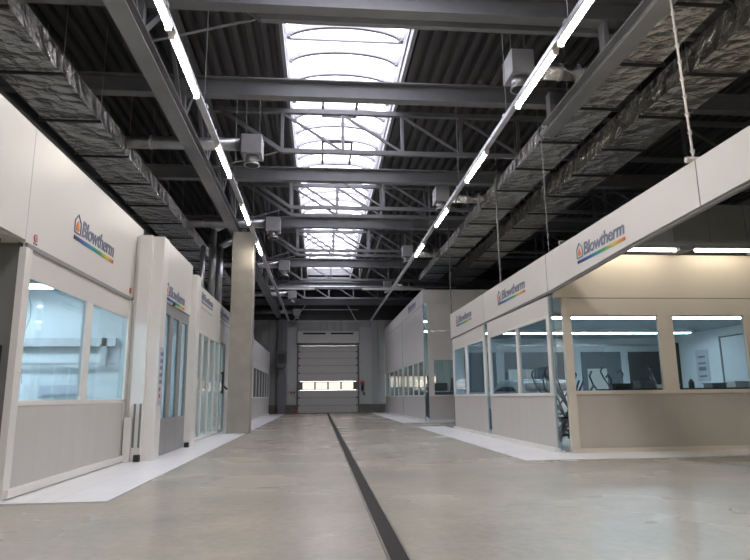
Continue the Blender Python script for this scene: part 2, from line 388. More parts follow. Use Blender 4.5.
# left longitudinal truss on the concrete column
t=thing('longitudinal_truss',(-2.87,2,6.5),'deep grey lattice girder running down the left of the aisle over the concrete column','truss')
MB().ibeam((-2.87,1.0,6.52),(-2.87,42.3,6.52),.30,.26,.03).build('bottom_chord','steel',t)
B(-2.97,-2.77,1.0,42.3,8.3,8.46).build('top_chord','steel',t)
ys=[2.9,5.9,8.9,11.9,14.4,16.9,19.4,21.85,25.3,28.8,31.8,34.9,38,41.1]
for a in ys: MB().bar((-2.87,a,6.78),(-2.87,a,8.3),.13,.13,up=(0,1,0)).build('vertical','steel',t)
for a,b in zip(ys,ys[1:]):
    MB().bar((-2.87,a,6.78),(-2.87,(a+b)/2,8.3),.11,up=(0,1,0)).build('diagonal','steel',t)
    MB().bar((-2.87,(a+b)/2,8.3),(-2.87,b,6.78),.07,up=(0,1,0)).build('diagonal','steel',t)
# right hanging beam
t=thing('hanging_beam',(4.78,1,6.45),'grey steel runway beam hung below the roof at upper right','beam')
MB().ibeam((4.78,1.0,6.45),(4.78,11.5,6.45),.28,.26,.03).build('beam','steel',t)
for y in (8.9,11.35): MB().box(4.74,4.82,y-.1,y+.1,6.70,7.31).build('hanger_bracket','steel',t)

# concrete column
cc=thing('concrete_column',(-2.54,19.95,0),'square pale concrete column standing on the left edge of the aisle','column')
B(-2.89,-2.20,19.6,20.3,0,6.5).build('shaft','concrete',cc,bevel=.02)
B(-2.8,-2.3,19.7,20.2,6.5,6.52).build('cap_plate','steel',cc)

# ------------------------------------------------------------------ ducts
def duct(name,x0,x1,y0,y1,z0,z1,label,nb,m='foil',slack=.02):
    t=thing(name,((x0+x1)/2,y0,z0),label,'duct')
    mb=MB(); N=int((y1-y0)/1.2); rows=[]
    random.seed(int(x0*10)+5)
    for i in range(N+1):
        y=y0+(y1-y0)*i/N; a=random.uniform(0,slack); c=random.uniform(-slack,slack)
        rows.append([(x0+a,y,z0+c),(x1-a,y,z0+c),(x1-a,y,z1-c),(x0+a,y,z1-c)])
    vs=[p for r in rows for p in r]; fs=[]
    for i in range(N):
        for k in range(4): fs.append((4*i+k,4*i+(k+1)%4,4*(i+1)+(k+1)%4,4*(i+1)+k))
    fs += [(0,1,2,3),tuple(4*N+k for k in (3,2,1,0))]
    mb.add(vs,fs); mb.build('duct_body',m,t)
    for i in range(nb):
        y=y0+.6+(y1-y0-1.2)*i/(nb-1)
        MB().box(x0-.06,x1+.06,y-.025,y+.025,z0-.07,z0-.03).build('support_rail','black',t)
        for x in (x0-.045,x1+.045): MB().tube((x,y,z0-.05),(x,y,RZ+.1),.008,n=4,caps=False).build('hanger_rod','wire',t)
    return t
duct('insulated_duct',-5.54,-4.46,2,36,6.62,7.02,'large foil-wrapped rectangular duct above the left booths',19)
tag(MB().tube((-5.92,2,6.50),(-5.88,34,6.50),.2,n=12).build('insulated_pipe','steeldark'),'black round insulated pipe beside the big left duct','pipe')
duct('insulated_duct',5.05,6.02,2,30,6.86,7.2,'foil-wrapped duct at upper right nearer the aisle',17)
duct('insulated_duct',6.55,7.55,2,30,6.72,7.2,'foil-wrapped duct at upper right farther from the aisle',17)
# a pen mark on the nearer right duct, as in the photo
# branches with diffuser boxes
def diffuser(y,side,z,x0,label,xduct,group):
    t=thing('air_diffuser',(x0,y,z),label,'air diffuser',group)
    if side<0: bx0,bx1=x0-.47,x0
    else: bx0,bx1=x0,x0+.42
    B(bx0,bx1,y,y+.55,z+.02,z+.48).build('box','box',t,bevel=.01)
    mx=(bx0+bx1)/2
    MB().tube((mx,y+.25,z+.02),(mx,y+.25,z-.16),.15,.15,n=18).tube((mx,y+.25,z-.16),(mx,y+.25,z-.20),.17,.19,n=18).build('nozzle','galv',t,smooth=True)
    MB().tube((mx,y+.25,z-.205),(mx,y+.25,z-.2),.15,n=18).build('nozzle_mouth','black',t)
    bz=z+(.32 if side<0 else .2); a=(bx0,y+.28,bz) if side<0 else (bx1,y+.28,bz)
    MB().tube(a,(xduct,y+.28,bz),.15,n=14).build('branch_duct','foil' if side>0 else 'galv',t,smooth=True)
    for f in (.2,.5,.8): MB().tube((a[0]+(xduct-a[0])*f-.02,y+.28,bz),(a[0]+(xduct-a[0])*f+.02,y+.28,bz),.165,n=14).build('clamp_band','galv',t)
    for x in (bx0+.08,bx1-.08): MB().tube((x,y+.25,z+.42),(x,y+.25,RZ+.1),.006,n=4,caps=False).build('hanger_rod','wire',t)
    return t
lb=['nearest','second','third','fourth','fifth']
for i,y in enumerate([13.25,19.85,26.4,34.2,41.6]):
    diffuser(y,-1,6.62,-1.37,f'grey ceiling diffuser box on a round branch duct at the left, {lb[i]} of the row',-4.45,'left diffuser boxes')
for i,y in enumerate([9.75,17.1,24.4,32.0]):
    diffuser(y,1,6.84,3.45,f'grey ceiling diffuser box on a foil branch duct at the right, {lb[i]} of the row',5.04,'right diffuser boxes')
# stacked vertical pipes above third left booth
for i,(x,y,top,s) in enumerate([(-3.95,20.2,6.15,'leftmost'),(-3.75,20.9,6.9,'middle'),(-3.6,21.5,6.45,'rightmost')]):
    mb=MB().tube((x,y,3.9),(x,y,top),.12 if i else .09,n=14)
    if i: mb.tube((x,y,top),(x+.45,y+.3,top+.35),.12,n=14)
    tag(mb.build('exhaust_pipe','galv',smooth=True),f'silver exhaust pipe rising from the left booth roof beside the column, {s} of three','pipe','exhaust pipes above left booths')

# ------------------------------------------------------------------ lighting tracks and tubes
for x,s in ((-1.96,'left'),(3.24,'right')):
    t=thing('lighting_track',(x,2,5.8),f'long grey lighting track hung along the {s} side of the aisle','lighting track')
    MB().box(x-.045,x+.045,2,38.2,5.84,5.90).box(x-.06,x-.045,2,38.2,5.82,5.90).build('rail','galv',t)
    for y in (3.2,6.9,9.6,13.3,17.1,20.7,24.3,27.9,31.5,35.1): 
        MB().tube((x,y,5.9),(x,y,RZ+.1),.007,n=4,caps=False).build('suspension_wire','wire',t)
        B(x-.06,x+.06,y-.05,y+.05,5.88,5.94).build('clamp','galv',t)
tubes=[(5.55,7.17),(7.36,9.02),(10.9,12.65),(14.5,16.2),(18.15,19.95)]
proto=None
for sx,s in ((-1.96,'left'),(3.24,'right')):
    for i,(a,b) in enumerate(tubes):
        o=['nearest to the camera','second from the camera','third from the camera','fourth from the camera','farthest from the camera'][i]
        lab=f'glowing tube light under the {s} lighting track, {o}'
        if proto is None:
            proto=thing('tube_light',(sx,a,5.7),lab,'tube light','tube lights on the tracks')
            B(sx-.05,sx+.05,a,a+1.66,5.80,5.84).build('housing','frame',proto)
            MB().tube((sx,a+.03,5.775),(sx,a+1.63,5.775),.032,n=12).build('tube','lamp',proto,smooth=True)
            for e in (a,a+1.63): B(sx-.04,sx+.04,e,e+.03,5.735,5.80).build('end_cap','frame',proto)
        else: dup(proto,(sx+1.96,a-tubes[0][0],0),lab)
    # unseen tubes added behind the photographer to light the foreground
    for y in (1.9,-1.7,-5.3,-8.9):
        dup(proto,(sx+1.96,y-tubes[0][0],0),f'added unseen tube light on the {s} side of the aisle behind the camera position')

for x,side in ((9.5,'right'),(13.,'far right'),(-7.5,'left')):  # unseen tubes added beside the camera to brighten the south-facing fronts
    for y in (-8.5,-4.5,-.5,3.5):
        dup(proto,(x+1.96,y-tubes[0][0],.2),f'added unseen tube light in the {side} side bay beside the camera position')
# ------------------------------------------------------------------ drain and tiled aprons
dr=thing('floor_drain',(.55,-5,0),'long narrow metal floor drain running down the aisle to the overhead door','drain')
B(.488,.615,-5,41.9,.0,.006).build('grating','grate',dr)
MB().box(.47,.488,-5,41.9,0,.009).box(.615,.633,-5,41.9,0,.009).build('edge_rail','plinth',dr)
tag(MB().box(-9,-2.3,7.14,41.5,0,.012).build('tiled_apron','tile',origin=(-2.3,7.14,0)),'white tiled strip of floor in front of the left booths','tiled floor strip')
tag(MB().box(3.46,4.5,10.28,22.1,0,.012).box(4.5,13,10.28,20.6,0,.012).build('tiled_apron','tile',origin=(3.46,10.28,0)),'white tiled strip of floor around the right foreground booth','tiled floor strip')
tag(MB().box(3.44,9,25.4,41.5,0,.012).build('tiled_apron','tile',origin=(3.44,25.4,0)),'white tiled strip of floor at the tall far right booth','tiled floor strip')
# ------------------------------------------------------------------ logo
def text_mesh(body, size, shear=.18, off=.0):
    cu=bpy.data.curves.new('t','FONT'); cu.body=body; cu.size=size; cu.shear=shear; cu.extrude=.004; cu.offset=off; cu.space_character=.93; cu.resolution_u=3
    o=bpy.data.objects.new('t',cu); COL.objects.link(o)
    bpy.context.view_layer.update()
    me=bpy.data.meshes.new_from_object(o.evaluated_get(bpy.context.evaluated_depsgraph_get()))
    bpy.data.objects.remove(o); return me
LOGO=text_mesh('Blowtherm',1.0,.15,.018)
lx=[v.co.x for v in LOGO.vertices]; LX0,LX1=min(lx),max(lx); ly=[v.co.y for v in LOGO.vertices]; LY0,LY1=min(ly),max(ly)
def logo(parent,x,sgn,y0,z0,w,h,faint=False):
    # sgn +1: faces +x, reads towards +y ; -1: faces -x, reads towards -y. (y0,z0) lower left seen from the front
    u=lambda a: y0+sgn*a
    P=WO[parent.name]
    # house icon
    iw=w*.13; ih=h*1.15
    hs=MB(); pts=[(0,.0),(iw,.0),(iw,ih*.62),(iw/2,ih),(0,ih*.62)]
    for a,b in zip(pts,pts[1:]+pts[:1]): hs.bar((x+sgn*.006,u(a[0]),z0+a[1]),(x+sgn*.006,u(b[0]),z0+b[1]),h*.07,.012,up=(1,0,0))
    lg=hs.build('logo_house','text',parent)
    MB().prism([(u(iw*.22),z0+h*.18),(u(iw*.78),z0+h*.18),(u(iw*.62),z0+h*.5),(u(iw*.5),z0+h*.75),(u(iw*.3),z0+h*.5)],'x',x,x+sgn*.01).build('logo_flame','orange' if not faint else 'text',parent)
    # lettering
    sx=(w-iw*1.25)/(LX1-LX0); sy=h/(LY1-LY0)
    me=bpy.data.meshes.new('logo_text'); vs=[]
    for v in LOGO.vertices:
        a=iw*1.25+(v.co.x-LX0)*sx; b=(v.co.y-LY0)*sy
        vs.append((x+sgn*(.004+v.co.z)-P.x, u(a)-P.y, z0+b-P.z))
    me.from_pydata(vs,[],[tuple(p.vertices) for p in LOGO.polygons]); me.materials.append(M['text'])
    o=bpy.data.objects.new('logo_text',me); COL.objects.link(o); o.parent=parent; WO[o.name]=P.copy()
    MB().box(x,x+sgn*.008,u(0),u(w),z0-h*.42,z0-h*.2).build('logo_stripe',('stripeL' if sgn>0 else 'stripeR') if not faint else 'text',parent)

# ------------------------------------------------------------------ BOOTHS
def window_unit(par,x,sgn,y0,y1,z0,z1,posts,fw,glass='glass',fm='frame',names='window_frame'):
    """frame in the plane x between y0,y1; posts = y positions of mullions"""
    mb=MB(); t=.035
    mb.box(x-t,x+t,y0,y1,z0-.06,z0); mb.box(x-t,x+t,y0,y1,z1,z1+fw*.4)
    eds=[y0]+list(posts)+[y1]
    for p in eds:
        a=max(y0,p-fw/2) if p not in (y0,) else y0; b=min(y1,p+fw/2)
        if p==y0: b=y0+fw
        if p==y1: a=y1-fw
        mb.box(x-t,x+t,a,b,z0,z1)
    fr=mb.build(names,fm,par)
    for a,b in zip(eds,eds[1:]):
        B(x-.004,x+.004,a+.02,b-.02,z0,z1).build('pane',glass,fr)
# --- right foreground booth
rb=thing('spray_booth',(4.55,11.4,0),'white glazed spray booth at right foreground with logos on its overhanging fascia','booth')
X=4.55
MB().prism([(3.0,3.37),(8.4,3.23),(11.3,3.11),(20.5,3.02),(20.5,3.86),(3.0,3.86)],'x',4.50,4.60).build('fascia','white',rb)
MB().prism([(3.0,3.33),(8.4,3.19),(11.3,3.07),(20.5,2.98),(20.5,3.02),(11.3,3.11),(8.4,3.23),(3.0,3.37)],'x',4.52,4.58).build('fascia_lip','greydoor',rb)
for y in (6.5,11.45,16.2): B(4.496,4.50,y-.006,y+.006,3.28 if y<8 else 3.1,3.86).build('panel_joint','greypanel',rb)
for a,b in ((11.55,16.0),(16.36,20.4)):
    B(4.52,4.58,a,b,2.62,3.02).build('header_panel','white',rb)
    B(4.53,4.57,a,b,.09,1.07).build('curtain_panel','curtain',rb)
    MB().box(4.47,4.60,a,b,.012,.09).build('bottom_rail','frame',rb)
window_unit(rb,X,-1,11.55,16.0,1.13,2.6,[13.55],.15)
window_unit(rb,X,-1,16.36,20.4,1.13,2.6,[18.55],.15)
for a,b,c_ in ((16.0,16.36,'s'),(11.36,11.55,'s')): B(4.54,4.56,a,b,.09,3.02).build('clear_strip','strip',rb)
B(4.55,4.60,11.36,11.38,.0,.0+.06).build('strip_foot','frame',rb)
# south face
Y=11.4
def post(x0,x1,z0,z1): B(x0,x1,Y-.04,Y+.04,z0,z1).build('window_post','creamframe',rb)
post(4.74,4.90,.09,2.96); post(6.68,6.99,1.16,2.62); post(8.50,8.80,1.16,2.62); post(10.3,10.6,1.16,2.62); post(11.9,12.05,.1,2.96)
B(4.90,11.9,Y-.04,Y+.04,2.62,2.95).build('header_panel','cream',rb)
B(4.90,11.9,Y-.05,Y+.05,1.09,1.16).build('window_sill','creamframe',rb)
B(4.90,11.9,Y-.02,Y+.02,.09,1.09).build('curtain_panel','curtainwarm',rb)
MB().box(4.74,12.05,Y-.07,Y+.06,.012,.09).build('bottom_rail','creamframe',rb)
for a,b in ((4.90,6.68),(6.99,8.5),(8.8,10.3),(10.6,11.9)): B(a,b,Y-.004,Y+.004,1.16,2.62).build('pane','glass',rb)
B(4.60,12.05,Y+.0,Y+.06,2.98,3.86).build('upper_panel','cream',rb)
B(4.60,12.05,Y-.02,Y+.06,2.955,2.975).build('panel_joint','greydoor',rb)
# interior
B(4.6,12.0,20.36,20.46,0,3.2).build('back_wall','int',rb)
B(12.0,12.08,11.4,20.46,0,3.2).build('side_wall','int',rb)
B(4.6,12.0,11.5,20.36,.012,.03).build('booth_floor','intfloor',rb)
B(4.6,12.0,11.46,20.4,3.0,3.06).build('booth_ceiling','intceil',rb)
for x0,x1 in ((4.9,6.0),(6.3,8.4),(9.03,10.45),(10.74,11.9)): B(x0,x1,20.31,20.355,1.2,2.53).build('dark_window','darkint' if x0>10.5 else 'dimboard',rb)
for x0,x1 in ((6.4,7.3),(9.2,9.9)): B(x0,x1,20.28,20.30,.8,1.95).build('grey_board','farpanel',rb)
MB().box(11.95,11.995,13.6,17.1,.03,2.72).build('side_door','int',rb)
MB().box(11.93,11.95,17.08,17.14,.03,2.75).box(11.93,11.95,13.6,17.1,2.70,2.74).build('side_door_frame','greypanel',rb)
B(11.9,11.99,19.3,19.42,.03,2.75).build('cable_riser','black',rb)
ps=B(11.965,11.99,17.8,18.4,1.45,2.42).build('notice_sheet','paper',rb)
mb=MB()
for k in range(4):
    z=2.2-.2*k; mb.box(11.955,11.963,17.92,18.28,z-.03,z+.03 if k!=2 else z+.09)
mb.build('notice_print','text',ps)
for y0,xa,xb in ((13.9,5.0,8.3),(13.9,8.5,11.4),(17.5,4.8,11.3)):
    l=B(xa,xb,y0-.18,y0+.18,2.90,3.0).build('ceiling_lamp','frame',rb)
    MB().box(xa+.05,xb-.05,y0-.09,y0+.09,2.88,2.899).build('lamp_tube','lampc',l)
B(4.7,11.9,20.30,20.34,2.72,2.80).build('wall_rail','galv',rb)
logo(rb,4.50,-1,9.97,3.43,1.68,.22); logo(rb,4.50,-1,14.80,3.42,2.05,.22); logo(rb,4.50,-1,19.55,3.42,2.0,.22)
# warm tubes under the overhang
for i,(a,b) in enumerate(((5.3,7.02),(7.36,8.72),(9.06,10.42))):
    t=thing('strip_light',((a+b)/2,11.0,3.85),['white strip light just right of the fascia logo above the cream booth front','white strip light at the right edge above the cream booth front','white strip light beyond the right edge above the cream booth front'][i],'strip light','strip lights over the booth front')
    B(a,b,10.93,11.07,3.895,3.95).build('housing','steeldark',t)
    MB().tube((a+.03,11.0,3.865),(b-.03,11.0,3.865),.03,n=10).build('tube','lampw',t,smooth=True)
t=thing('light_rail',(8,11.0,3.95),'brown grey rail carrying the strip lights above the cream booth front','rail')
B(4.62,12.0,10.96,11.04,3.95,4.03).build('rail','greypanel',t)
for x in (4.9,7.19,8.9,11.0): B(x-.12,x+.12,10.98,11.42,3.86,3.95).build('bracket','steeldark',t)
# dark plenum on top
ah=thing('ventilation_plenum',(12,13.5,3.86),'dark grey panelled plenum box rising above the right foreground booth','plenum')
for k in range(4):
    B(9.0+k*1.0,9.0+(k+1)*1.0-.015,14.2,19,3.26,5.9).build('casing_panel','greypanel',ah)
# wires of the right fascia
for i,(x,y,zt,lab) in enumerate([(4.62,6.6,6.46,'pale knotted rope from the runway beam down to the nearest end of the right fascia'),(4.6,11.5,6.46,'thin steel wire holding the right fascia near the booth corner')]):
    r=MB(); 
    if i==0: 
        r.tube((4.80,y+.45,6.46),(4.55,y,3.86),.016,n=6)
        for k in range(9): zz=6.2-.27*k; yy=y+.45*(zz-3.86)/2.6; r.tube((4.55+.25*(zz-3.86)/2.6,yy,zz),(4.56+.25*(zz-3.86)/2.6,yy,zz-.05),.032,.02,n=6)
        r.tube((4.66,y,3.9),(4.45,y,3.9),.04,n=6)
    else: r.tube((x,y,3.86),(x,y,6.46),.01,n=6)
    tag(r.build('suspension_rope' if i==0 else 'suspension_wire','rope' if i==0 else 'wire'),lab,'rope' if i==0 else 'wire')
tag(MB().tube((4.58,14.75,3.86),(4.58,14.75,6.7),.028,n=8).build('support_post','steeldark'),'grey vertical post rising from the right fascia towards the ducts','post')
tag(MB().tube((4.66,21.0,0),(4.66,21.0,RZ),.018,n=6).build('support_post','steeldark'),'very thin dark post between the foreground and far right booths','post')

# things in the right booth
def stand(x,y,h,rot,label):
    t=thing('panel_stand',(x,y,.03),label,'panel stand','panel stands in the right booth')
    c,s=math.cos(rot),math.sin(rot)
    W=lambda a,b,z:(x+a*c-b*s,y+a*s+b*c,z+.03)
    MB().tube(W(-.3,-.3,.0+.02),W(.3,.3,h),.022,n=6).tube(W(.3,-.3,.02),W(-.3,.3,h),.022,n=6).tube(W(-.3,.3,.02),W(.3,-.3,h*.9),.022,n=6).tube(W(.3,.3,.02),W(-.3,-.3,h*.9),.022,n=6).build('cross_leg','steeldark',t)
    MB().tube(W(-.35,0,h*.45),W(.35,0,h*.45),.025,n=6).tube(W(-.35,-.3,.25),W(.35,-.3,.25),.025,n=6).tube(W(-.35,.3,.25),W(.35,.3,.25),.025,n=6).build('cross_bar','black',t)
    MB().path([W(.3,.3,h),W(.38,.34,h+.12),W(.30,.36,h+.22),W(.2,.34,h+.16)],.018,n=6).build('hook','black',t)
    MB().path([W(-.3,.3,h),W(-.4,.3,h+.18),W(-.32,.3,h+.28)],.018,n=6).build('hook','black',t)
for i,(x,y,h,r,l) in enumerate([(5.05,11.95,1.35,.2,'folding crossed panel stand just inside the clear corner strip'),
      (5.35,12.85,1.5,1.0,'taller crossed panel stand behind the one at the clear corner strip'),
      (6.05,12.1,1.25,.5,'crossed panel stand behind the left end of the warm front window'),
      (7.6,14.8,1.45,.3,'crossed panel stand in the middle of the right booth'),
      (9.0,15.3,1.5,.9,'crossed panel stand left of the notice sheet in the right booth'),
      (5.15,12.6,1.2,.9,'low crossed panel stand against the side wall near the clear corner strip'),
      (5.5,14.1,1.35,.7,'crossed panel stand seen through the nearest side window of the right booth')]): stand(x,y,h,r,l)
t=thing('workbench',(8.3,13.2,.03),'long black workbench along the front window inside the right booth','workbench')
B(6.2,11.6,12.6,13.3,1.14,1.2).build('bench_top','black',t)
for x in (6.3,8.9,11.5):
    for y in (12.66,13.24): B(x-.03,x+.03,y-.03,y+.03,.03,1.14).build('leg','steeldark',t)
B(6.3,11.5,12.7,13.2,.35,.39).build('shelf','steeldark',t)
for i in range(9):
    x=6.6+i*.55; h=[.1,.16,.07,.2,.09,.12,.08,.22,.1][i]
    if i in (3,7): mb=MB().tube((x,12.95,1.2),(x,12.95,1.2+h*.7),.06,n=10).tube((x,12.95,1.2+h*.7),(x,12.95,1.2+h),.05,.02,n=10); nm,ct='spray_can','can'
    else: mb=MB().box(x-.17,x+.17,12.8,13.1,1.2,1.2+h).box(x-.19,x+.19,12.78,13.12,1.2+h,1.215+h); nm,ct='parts_tray','tray'
    tag(mb.build(nm,['black','steeldark','farpanel'][i%3]),f'small {["black","dark grey","pale grey"][i%3]} {ct} on the long black workbench, number {["one","two","three","four","five","six","seven","eight","nine"][i]} from its left end',ct,'small items on the workbench')
# car
def car(cx,cy,z,label,m):
    t=thing('car',(cx,cy,z),label,'car')
    W=.88
    prof=[(-2.2,.35),(-2.25,.75),(-2.1,1.02),(-1.85,1.12),(-1.4,1.43),(-.6,1.50),(.35,1.48),(1.05,1.16),(1.9,1.05),(2.2,.8),(2.22,.35)]
    mb=MB(); n=len(prof)
    def w(zv): return W if zv<1.15 else W-.16*(zv-1.15)/.6
    vs=[(cx-w(v),cy+u,z+v) for u,v in prof]+[(cx+w(v),cy+u,z+v) for u,v in prof]
    mb.add(vs,[(i,(i+1)%n,n+(i+1)%n,n+i) for i in range(n)]+[tuple(range(n)),tuple(range(2*n-1,n-1,-1))])
    mb.build('body',m,t,bevel=.05)
    for s in (-1,1):
        MB().add([(cx+s*(W-.015),cy-1.75,z+1.16),(cx+s*(W-.015),cy+.9,z+1.18),(cx+s*(W-.115),cy+.25,z+1.40),(cx+s*(W-.115),cy-1.35,z+1.37)],[(0,1,2,3)]).build('side_window','darkint',t)
        for yy in (-1.4,1.35): MB().tube((cx+s*(W-.2),cy+yy,z+.34),(cx+s*(W+.01),cy+yy,z+.34),.34,n=20).build('wheel','black',t)
    MB().add([(cx-.72,cy-1.83,z+1.17),(cx+.72,cy-1.83,z+1.17),(cx+.66,cy-1.50,z+1.38),(cx-.66,cy-1.50,z+1.38)],[(0,1,2,3)]).build('rear_window','darkint',t)
    for s in (-1,1): B(cx+s*.62-.14,cx+s*.62+.14,cy-2.27,cy-2.2,z+.85,z+.98).build('tail_lamp','red',t)
car(6.25,17.9,.03,'white car parked inside the right foreground booth seen through its side windows','carpaint')

# --- tall far right booth
fb=thing('spray_booth',(4.55,26,0),'tall pale grey spray booth at the far right beyond the foreground booth','booth')
B(4.50,4.60,26.0,42.2,5.1,5.72).build('fascia','farpanel',fb); B(4.60,10.0,26.0,26.1,5.1,5.72).build('fascia','farpanel',fb)
for a,b in ((26.3,33.0),(33.25,42.2)):
    n_=3; 
    for k in range(n_): B(4.53,4.58,a+(b-a)*k/n_,a+(b-a)*(k+1)/n_-.02,2.62,5.1).build('upper_panel','farpanel',fb)
    B(4.53,4.57,a,b,.09,1.07).build('curtain_panel','curtain',fb); B(4.48,4.6,a,b,.012,.09).build('bottom_rail','frame',fb)
window_unit(fb,4.55,-1,26.3,33.0,1.13,2.6,[27.9,29.5,31.3],.12,glass='glassdark')
window_unit(fb,4.55,-1,33.25,42.2,1.13,2.6,[35.2,37.2,39.6],.12,glass='glassdark')
for a,b in ((26.0,26.3),(33.0,33.25)): B(4.54,4.56,a,b,.05,5.1).build('clear_strip','strip',fb)
for a,b in ((4.6,4.68),): B(a,b,26.04,26.06,.05,5.1).build('clear_strip','strip',fb)
B(4.68,10,26.03,26.08,3.9,5.1).build('upper_panel','farpanel',fb); B(4.68,10,26.03,26.08,2.62,3.88).build('upper_panel','farpanel',fb)
B(4.68,10,26.04,26.07,.09,1.07).build('curtain_panel','curtain',fb); B(4.68,10,25.99,26.1,.012,.09).build('bottom_rail','frame',fb)
mb=MB().box(4.68,10,26.0,26.1,1.07,1.13)
for x0,x1 in ((4.68,4.92),(5.9,6.1),(7.3,7.5),(8.6,8.8)): mb.box(x0,x1,26.01,26.09,1.13,2.62)
mb.build('window_frame','frame',fb)
for x0,x1 in ((4.92,5.9),(6.1,7.3),(7.5,8.6)): B(x0,x1,26.045,26.055,1.13,2.62).build('pane','glassdark',fb)
B(10,10.08,26,42.2,0,5.7).build('side_wall','int',fb); B(4.6,10,26.1,42.2,5.3,5.36).build('booth_ceiling','intceil',fb)
for y in (27.2,32.8,38.0): 
    l=B(5.0,8,y,y+.5,5.16,5.29).build('ceiling_lamp','frame',fb); B(5.05,7.95,y+.05,y+.45,5.14,5.159).build('lamp_tube','lampc',l)
logo(fb,4.50,-1,30.4,5.32,2.4,.24,True)
tag(MB().path([(4.72,26.3,.15),(4.70,26.3,.8),(4.76,26.32,1.4),(4.70,26.3,1.95)],.07,n=8).build('hanging_hose','black'),'black hose bundle hanging at the near corner of the tall far booth','hose')
t=thing('dark_cabinet',(5.5,29.0,0),'dark low machine seen through the front window of the tall far booth','machine')
B(4.95,7.1,31.0,32.2,.05,1.35).build('body','darkint',t,bevel=.05); B(5.6,6.6,31.2,32.0,1.35,1.75).build('console','black',t,bevel=.04); MB().tube((6.9,31.5,1.35),(6.9,31.5,2.0),.12,.05,n=10).build('lever','black',t)

# --- left foreground booth
lb1=thing('spray_booth',(-3.5,7.35,0),'white glazed spray booth at the left foreground with logo on its tall fascia','booth')
B(-3.58,-3.50,1.0,7.30,2.98,4.40).build('fascia','white',lb1); B(-3.58,-3.50,7.31,11.95,2.96,4.40).build('fascia','white',lb1)
B(-3.53,-3.49,7.36,11.45,2.90,2.955).build('fascia_lip','greydoor',lb1)
B(-3.55,-3.515,7.5,11.45,2.56,2.9).build('header_panel','white',lb1)
B(-3.54,-3.505,7.47,11.38,.11,1.04).build('curtain_panel','curtain',lb1)
MB().box(-3.56,-3.44,7.36,11.45,.03,.12).build('bottom_rail','frame',lb1)
MB().box(-3.56,-3.5,7.34,11.45,1.04,1.10).box(-3.57,-3.49,7.33,7.49,.012,2.9).box(-3.57,-3.5,9.38,9.6,1.10,2.56).box(-3.57,-3.5,11.38,11.56,.012,2.9).build('window_frame','frame',lb1)
for a,b in ((7.49,9.38),(9.6,11.38)): B(-3.535,-3.527,a,b,1.10,2.56).build('pane','glass',lb1)
B(-9.0,-3.57,7.35,7.41,.012,4.3).build('south_panel','greypanel',lb1); B(-9.0,-3.6,7.30,7.35,2.95,4.38).build('upper_panel','white',lb1)
B(-4.6,-3.66,7.31,7.35,1.45,1.73).build('dark_handle','black',lb1)
B(-9.0,-8.9,7.4,11.5,0,3.3).build('back_wall','int',lb1); B(-9,-3.6,11.5,11.6,0,4.3).build('end_wall','int',lb1)
B(-9,-3.6,7.42,11.5,.012,.03).build('booth_floor','intfloor',lb1); B(-9,-3.58,7.42,11.5,3.1,3.16).build('booth_ceiling','int',lb1)
MB().box(-8.9,-3.7,11.38,11.42,1.72,1.76).box(-8.9,-3.7,11.36,11.44,2.05,2.2).box(-8.8,-8.7,11.36,11.44,1.7,2.2).box(-3.95,-3.85,11.36,11.44,1.7,2.2).build('service_rail','galv',lb1)
for y in (8.2,10.2):
    l=B(-8.6,-4.2,y,y+.4,2.98,3.09).build('ceiling_lamp','frame',lb1); B(-8.55,-4.25,y+.04,y+.36,2.96,2.979).build('lamp_tube','lampc',lb1)
mb=MB()
for i in range(6):
    pts=[(-4.2-.06*i,8.0+.33*i,2.95)]
    for k in range(1,9): pts.append((-4.2-.06*i+.05*math.sin(k+i),8.0+.33*i+.05*math.sin(k*1.3+i),2.95-.2*k))
    mb.path(pts,.006,n=4)
mb.build('hanging_hose','greypanel',lb1)
B(-5.0,-4.3,11.44,11.49,1.2,1.36).build('rating_label','paper',lb1)
logo(lb1,-3.50,1,8.66,3.46,1.66,.24)
sgn_=MB().tube((-3.50,7.55,3.06),(-3.492,7.55,3.06),.05,n=16).build('round_notice','red',lb1); MB().tube((-3.492,7.55,3.06),(-3.488,7.55,3.06),.036,n=16).build('round_notice_face','paper',lb1); B(-3.488,-3.485,7.54,7.56,3.035,3.085).build('notice_print','text',lb1); B(-3.50,-3.494,7.50,7.60,2.98,3.0).build('notice_print','text',lb1)
B(-3.5,-3.49,11.30,11.38,3.02,3.12).build('notice_print','red',lb1)
t=thing('strip_light',(-4.9,7.1,3.0),'white strip light under the left fascia at the left picture edge','strip light','strip lights over the booth front')
for a in (-5.2,): B(a,-3.64,7.06,7.16,3.0,3.05).build('housing','frame',t); MB().tube((a+.03,7.11,2.975),(-3.68,7.11,2.975),.028,n=10).build('tube','frame',t,smooth=True)
B(-3.72,-3.69,7.09,7.13,2.88,2.95).build('pull_switch','black',t)

# portal pilaster
pl=thing('portal_pilaster',(-3.25,11.7,0),'white boxed pilaster with control sign between the two nearest left booths','pilaster')
B(-3.50,-2.98,11.56,11.94,.012,4.17).build('casing','frame',pl,bevel=.01)
B(-3.42,-3.18,11.46,11.56,.012,4.17).build('casing_step','frame',pl,bevel=.01)
for x in (-3.30,-3.20): B(x-.03,x+.0,11.43,11.455,.25,1.02).build('guide_slot','greypanel',pl)
B(-3.47,-3.34,11.36,11.455,.012,.78).build('post_cover','white',pl,bevel=.01)
B(-3.27,-3.17,11.36,11.455,.012,.13).build('rubber_foot','black',pl)
c_=B(-2.98,-2.97,11.60,11.90,.98,2.05).build('control_sign','paper',pl)
mb=MB()
for k in range(5): z=1.93-.13*k; mb.box(-2.97,-2.965,11.66,11.72,z-.035,z+.03); mb.box(-2.97,-2.965,11.75,11.84,z-.03,z+.035)
mb.build('sign_print','text',c_)
mb=MB()
for k in range(2): mb.box(-2.97,-2.963,11.68,11.76,1.12+.12*k,1.19+.12*k)
mb.build('red_button','red',c_)

